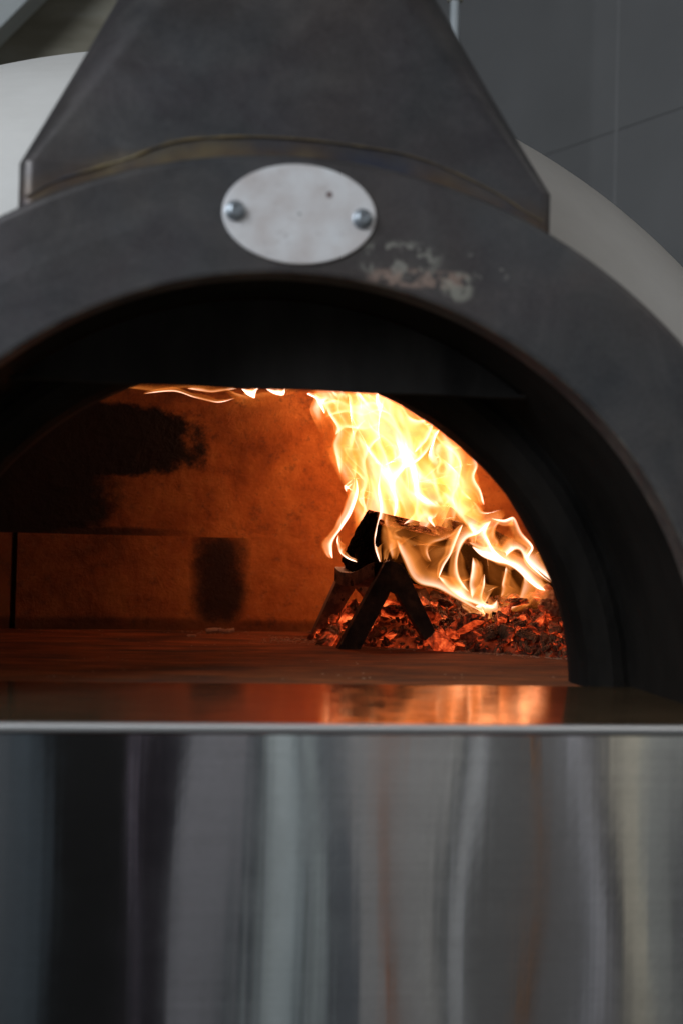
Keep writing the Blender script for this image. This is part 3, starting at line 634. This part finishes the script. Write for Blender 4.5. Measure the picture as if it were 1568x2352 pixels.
# ------------------------------------------------------------------ fire
fire = empty('fire', (0, 0, 0)); tag(fire, 'tall bright yellow flames rising from the split logs', 'fire')
AT = np.vectorize(at, signature='(),(),()->(n)')
def sheet(name, left, right, y0, y1, Y, glow, seed, amp=26, nu=150, nv=170, ydep=.02, edge=.12, fold=1.0, lean=0, topfade=.0, parent=None, basefade=.08, base=None, n1=2.2):
    """wavy burning curtain. left/right: (y -> x) outlines in the photograph's pixels at depth Y."""
    s = np.linspace(0, 1, nu)[:, None]; t = np.linspace(0, 1, nv)[None, :]
    yb = np.interp(s, *zip(*base)) if base else y0+0*s
    yy = yb+(y1-yb)*t
    xl = np.interp(-yy, *zip(*[(-a, b) for a, b in left])); xr = np.interp(-yy, *zip(*[(-a, b) for a, b in right])); w = xr-xl
    up = (y0-yy)/100.; grow = np.clip(.25+.9*t, 0, 1)
    ph = n1*(1+.4*vnoise(0*s, up*.6, seed, seed))
    u = s*w/100.
    a1 = fbm(u*.9+.5*vnoise(u*.5, up*.7-3, 0, seed+5), up*.42, seed, seed, 2)*2.0
    a2 = vnoise(u*ph+1.2*a1, up*.75+.6*vnoise(u, up, 3, seed+8), seed+.3, seed+1)
    b1 = fbm(u*1.1+5, up*.45+9, seed, seed+11, 2)*2.0
    b2 = vnoise(u*ph+7+1.2*b1, up*.75+4, seed+.7, seed+2)
    env = .75+.25*np.sin(np.pi*np.clip(s, 0, 1))
    x = xl+s*w+grow*amp*fold*(a1*.8+a2*.75)*env+lean*t
    y = yy+grow*amp*.5*(b2)*env
    Yd = Y+ydep*(b1*.9+b2*.8)*grow
    P = AT(x, y, Yd)
    g = glow*np.clip(s/edge, 0, 1)**.7*np.clip((1-s)/edge, 0, 1)**.7*np.clip(t/basefade, 0, 1)
    if topfade: g = g*np.clip((1-t)/topfade, 0, 1)
    hol = np.clip(.5+1.25*fbm(u*.95+.8*a1, up*.62+.5*b1, seed, seed+21, 3), 0, 1.3)
    rid = 1-np.abs(vnoise(u*2.1+1.6*a1, up*.55+.8*b1, seed+2, seed+31))*2.4
    dens = .04+1.7*hol**2.4+1.5*np.clip(rid, 0, 1)**4*hol
    g = g*dens
    return grid(name, P, M_FLAME, parent or fire, attr={'glow': g})
Lm = [(1300, 800), (1230, 812), (1180, 812), (1150, 802), (1100, 785), (1050, 768), (1000, 752), (950, 735), (905, 718), (860, 690), (820, 640)]
Rm = [(1300, 1180), (1250, 1130), (1200, 1112), (1150, 1112), (1100, 1100), (1050, 1078), (1000, 1030), (950, 965), (905, 915), (860, 870), (820, 830)]
def part_of(l, r, a, b): return [(y, x+(xr-x)*a) for (y, x), (_, xr) in zip(l, r)], [(y, x+(xr-x)*b) for (y, x), (_, xr) in zip(l, r)]
body = [(.0, 1., .80, .50, 1), (.0, 1., .84, .42, 2), (0, .55, .77, .62, 3), (.1, .62, .74, .55, 4), (.45, 1., .79, .40, 5), (.25, .75, .76, .5, 6), (0, .45, .82, .5, 7)]
for a, b, Y, g, sd_ in body:
    l, r = part_of(Lm, Rm, a, b); sheet('flame', l, r, 1265, 830, Y, g*.78, sd_*13, amp=30, ydep=.034, base=[(0, 1235), (.3, 1225), (1, 1290)])
# sheets licking over the front of the big log
Lf = [(1420, 880), (1300, 874), (1180, 868), (1140, 862)]; Rf = [(1420, 1275), (1350, 1270), (1250, 1180), (1180, 1110), (1140, 1100)]
for k, (g, Y) in enumerate(((.12, .690), (.08, .70))):
    sheet('flame', Lf, Rf, 1400, 1150, Y, g*.26, 200+k*17, amp=26, nu=150, nv=110, base=[(0, 1290), (.2, 1296), (.34, 1330), (.5, 1362), (.75, 1408), (.9, 1400), (1, 1365)], topfade=.5, basefade=.03, edge=.05)
def ribbon(pts, w, g, Y, side=1, name='flame_tongue', n=60, sharp=.16, dep=.007, dec=2.6, ends=(.25, .35), parent=None):
    """narrow tongue: one crisp hot rim, fading to the other side; its cross section is a curved sheet"""
    q = spline(pts, n); T = np.gradient(q, axis=0); T /= np.linalg.norm(T, axis=1)[:, None]+1e-9; N = np.stack([-T[:, 1], T[:, 0]], -1)*side
    m = 17; v = np.linspace(0, 1, m); k = np.linspace(0, 1, n); wd = w*(np.clip(k/ends[0], .12, 1)**.6*np.clip((1-k)/ends[1], .08, 1)**.6)
    wob = 1+.45*vnoise(k*5, 0, 0, int(pts[0][0]))
    wd = wd*1.55; g = g*(.8+.6*random.random())
    rs = np.clip(v/sharp, 0, 1); pr = np.where(v < sharp, rs*rs*(3-2*rs), np.exp(-dec*(v-sharp)))*np.clip((1-v)/.25, 0, 1)
    X = q[:, None, 0]+N[:, None, 0]*(v*(wd*wob)[:, None]); Yy = q[:, None, 1]+N[:, None, 1]*(v*(wd*wob)[:, None])
    D = Y+dep*np.sin(v*math.pi)[None, :]*1.0+.010*vnoise(k*3, 0, 1, int(pts[0][1]))[:, None]
    gl = g*pr[None, :]*(np.clip(k/.1, 0, 1)*np.clip((1-k)/.18, 0, 1))[:, None]*(1+.35*vnoise(k*5, 3, 0, int(pts[-1][0])))[:, None]
    return grid(name, AT(X, Yy, D), M_FLAME, parent or fire, attr={'glow': gl})
RB = [
 ([(765, 1283), (764, 1262), (768, 1239), (787, 1212), (809, 1177), (823, 1133), (818, 1098)], 15, 2.6, .74, -1),
 ([(820, 1292), (796, 1283), (778, 1268), (773, 1245), (776, 1228)], 10, 1.6, .72, 1),
 ([(872, 1293), (860, 1262), (858, 1235), (864, 1204), (871, 1168), (866, 1125), (872, 1080)], 18, 1.6, .70, 1),
 ([(900, 1285), (886, 1250), (880, 1212), (884, 1180)], 36, .9, .695, 1),
 ([(908, 1240), (914, 1262), (924, 1287), (941, 1325), (963, 1344), (1003, 1354), (1042, 1375), (1077, 1393), (1108, 1407)], 26, 2.4, .69, -1),
 ([(920, 1230), (918, 1260), (935, 1300), (970, 1335)], 60, .6, .695, -1),
 ([(1005, 1324), (1025, 1353), (1055, 1375), (1099, 1393), (1148, 1412)], 24, 2.2, .685, -1),
 ([(1007, 1328), (1020, 1300), (1038, 1270), (1055, 1226), (1062, 1205)], 16, 1.6, .69, -1),
 ([(990, 1290), (983, 1265), (998, 1248), (1025, 1239), (1050, 1222)], 18, 1.0, .695, -1),
 ([(1078, 1360), (1056, 1325), (1051, 1283), (1069, 1243), (1099, 1226), (1121, 1204)], 20, 1.9, .685, -1),
 ([(1082, 1375), (1075, 1345), (1080, 1310), (1084, 1280)], 16, 1.6, .68, 1),
 ([(1138, 1394), (1120, 1386), (1108, 1372), (1113, 1344), (1112, 1318)], 16, 1.3, .68, -1),
 ([(1158, 1397), (1180, 1388), (1190, 1368), (1196, 1340), (1200, 1325), (1188, 1305)], 24, 1.5, .68, 1),
 ([(1148, 1371), (1150, 1344), (1156, 1318), (1160, 1300)], 17, 1.1, .685, 1),
 ([(1082, 1256), (1104, 1278), (1134, 1292), (1165, 1300), (1187, 1313), (1214, 1340), (1240, 1356), (1270, 1358)], 20, 3.0, .72, -1),
 ([(1075, 1246), (1100, 1268), (1134, 1282), (1165, 1294), (1200, 1306)], 32, 1.6, .73, -1),
 ([(1128, 1196), (1119, 1225), (1135, 1262), (1165, 1287), (1185, 1300)], 20, 2.6, .72, 1),
 ([(1126, 1190), (1155, 1193), (1180, 1187), (1198, 1222), (1224, 1256), (1213, 1285), (1238, 1315), (1266, 1338)], 13, 2.2, .78, 1),
 ([(1150, 1290), (1175, 1268), (1192, 1266), (1207, 1294), (1244, 1320), (1270, 1340)], 22, 2.2, .77, -1),
 ([(1090, 1392), (1105, 1384), (1125, 1386), (1140, 1378)], 22, 1.6, .68, 1),
 # upper body
 ([(952, 1040), (972, 1024), (986, 1004), (996, 976), (990, 960)], 16, 2.6, .76, -1),
 ([(930, 1075), (962, 1058), (984, 1035), (1004, 1000), (1010, 985)], 14, 2.4, .75, -1),
 ([(925, 905), (928, 930), (942, 955), (965, 962), (985, 955)], 20, 2.4, .76, 1),
 ([(818, 1100), (822, 1060), (815, 1025), (822, 990), (845, 960)], 30, 1.8, .74, -1),
 ([(780, 1090), (770, 1055), (762, 1020), (772, 985), (752, 950), (735, 925), (722, 905)], 24, 1.7, .76, 1),
 ([(905, 1190), (918, 1150), (912, 1110), (935, 1070), (930, 1040), (900, 1010)], 40, 2.6, .74, -1),
 ([(925, 1205), (945, 1180), (952, 1150), (945, 1120), (958, 1090), (948, 1060)], 22, 1.7, .73, 1),
 ([(1040, 1200), (1055, 1165), (1048, 1125), (1056, 1080), (1050, 1040)], 26, 1.4, .76, -1),
 ([(1112, 1160), (1104, 1125), (1090, 1095), (1098, 1065), (1082, 1030)], 20, 1.8, .76, -1),
 ([(1090, 1235), (1070, 1210), (1050, 1190), (1030, 1160), (1020, 1130)], 34, 1.8, .74, 1),
 ([(960, 1210), (975, 1190), (985, 1200), (998, 1212)], 20, 1.6, .74, -1),
 ([(890, 1205), (905, 1170), (895, 1130), (870, 1090), (878, 1050)], 28, 1.5, .75, 1),
 ([(845, 1180), (838, 1140), (850, 1100), (842, 1060), (860, 1020), (890, 1000)], 26, 1.6, .75, -1),
 ([(735, 925), (775, 915), (815, 925), (850, 918), (890, 930)], 26, 1.5, .77, 1),
 ([(745, 960), (790, 950), (830, 958), (870, 945), (905, 960)], 22, 1.3, .76, -1),
 ([(770, 1000), (800, 985), (840, 990), (880, 970)], 20, 1.3, .75, -1),
 ([(795, 1130), (788, 1120), (794, 1110), (810, 1100)], 12, 1.4, .75, 1),
]
for pts, w, g, Y, sd_ in RB: ribbon(pts, w*1.15, g*.56, Y, sd_)
# broad translucent amber tongues wrapping the front of the big log
for pts, w, g, Y in (([(880, 1290), (876, 1262), (872, 1235), (876, 1200)], 24, .42, .692), ([(905, 1288), (892, 1255), (888, 1220), (892, 1190)], 30, .36, .69), ([(990, 1345), (965, 1310), (945, 1265), (935, 1215)], 62, .34, .69),
                     ([(1040, 1372), (1024, 1340), (1030, 1300), (1050, 1255)], 34, .42, .685), ([(1105, 1398), (1085, 1370), (1080, 1330), (1092, 1285)], 34, .5, .68), ([(1150, 1402), (1140, 1375), (1146, 1345), (1150, 1310)], 34, .42, .68),
                     ([(1195, 1395), (1196, 1365), (1205, 1340), (1198, 1310)], 28, .36, .68), ([(1230, 1385), (1236, 1368), (1230, 1352), (1222, 1335)], 22, .3, .69), ([(1060, 1383), (1090, 1392), (1120, 1398), (1160, 1402)], 22, .8, .68)):
    ribbon(pts, w, g*.6, Y, 1, sharp=.5, dec=1.2, dep=.010, ends=(.35, .5))
# soft white-hot lobes in the heart of the fire
for pts, w, g, Y in (([(1130, 1265), (1100, 1228), (1080, 1190), (1078, 1150)], 46, .55, .765), ([(1085, 1255), (1058, 1225), (1035, 1190), (1030, 1150)], 50, .45, .76), ([(1000, 1225), (990, 1190), (1000, 1150), (985, 1110)], 50, .4, .765), ([(915, 1215), (912, 1160), (900, 1110), (905, 1060), (890, 1010)], 90, .42, .78), ([(840, 1190), (835, 1130), (830, 1070), (820, 1010), (790, 950)], 60, .3, .79),
                     ([(860, 1000), (850, 960), (830, 930), (790, 910)], 80, .3, .79), ([(1030, 1230), (1030, 1180), (1015, 1120), (990, 1060)], 60, .3, .80), ([(960, 1110), (940, 1060), (930, 1010), (900, 960)], 70, .35, .81), ([(1150, 1300), (1120, 1270), (1090, 1240), (1070, 1210)], 30, .5, .77)):
    ribbon(pts, w, g, Y, 1, sharp=.45, dec=.8, dep=.012, ends=(.4, .4))
# random fine filaments inside the body
for k in range(18):
    t0 = random.uniform(.05, .95); y = random.uniform(1030, 1220); pts = []; x = np.interp(-y, *zip(*[(-a, b) for a, b in Lm])); xr = np.interp(-y, *zip(*[(-a, b) for a, b in Rm]))
    c = x+(xr-x)*t0; ln = random.uniform(70, 170); a = random.uniform(8, 18); p_ = random.uniform(0, 6)
    for q in range(6):
        yy = y-ln*q/5; l_ = np.interp(-yy, *zip(*[(-a_, b_) for a_, b_ in Lm])); r_ = np.interp(-yy, *zip(*[(-a_, b_) for a_, b_ in Rm])); pts.append((l_+(r_-l_)*t0+a*math.sin(p_+q*1.25), yy))
    ribbon(pts, random.uniform(16, 40), random.uniform(.3, .7), random.uniform(.74, .80), random.choice((-1, 1)))
# thin flames rolling left along the vault
roof = empty('ceiling_flame'); tag(roof, 'faint wisps of flame rolling along the vault below the baffle, left of the main fire', 'fire')
for pts, w, g in (([(700, 880), (640, 893), (600, 900), (560, 905), (520, 893)], 16, .45), ([(555, 893), (572, 910), (585, 915), (590, 898), (600, 885)], 14, 2.6), ([(610, 893), (630, 906), (652, 908), (655, 890)], 12, 1.5),
                  ([(330, 905), (400, 900), (450, 915), (500, 925), (540, 915)], 7, .55), ([(230, 885), (300, 893), (360, 900), (430, 893), (500, 890)], 22, .16), ([(430, 893), (480, 902), (520, 898), (545, 893)], 14, .35), ([(705, 905), (722, 915), (735, 935), (745, 950)], 10, 1.3)):
    ribbon(pts, w, g, .74, -1, parent=roof)
print('verts', sum(len(o.data.vertices) for o in S.objects if o.type == 'MESH'))
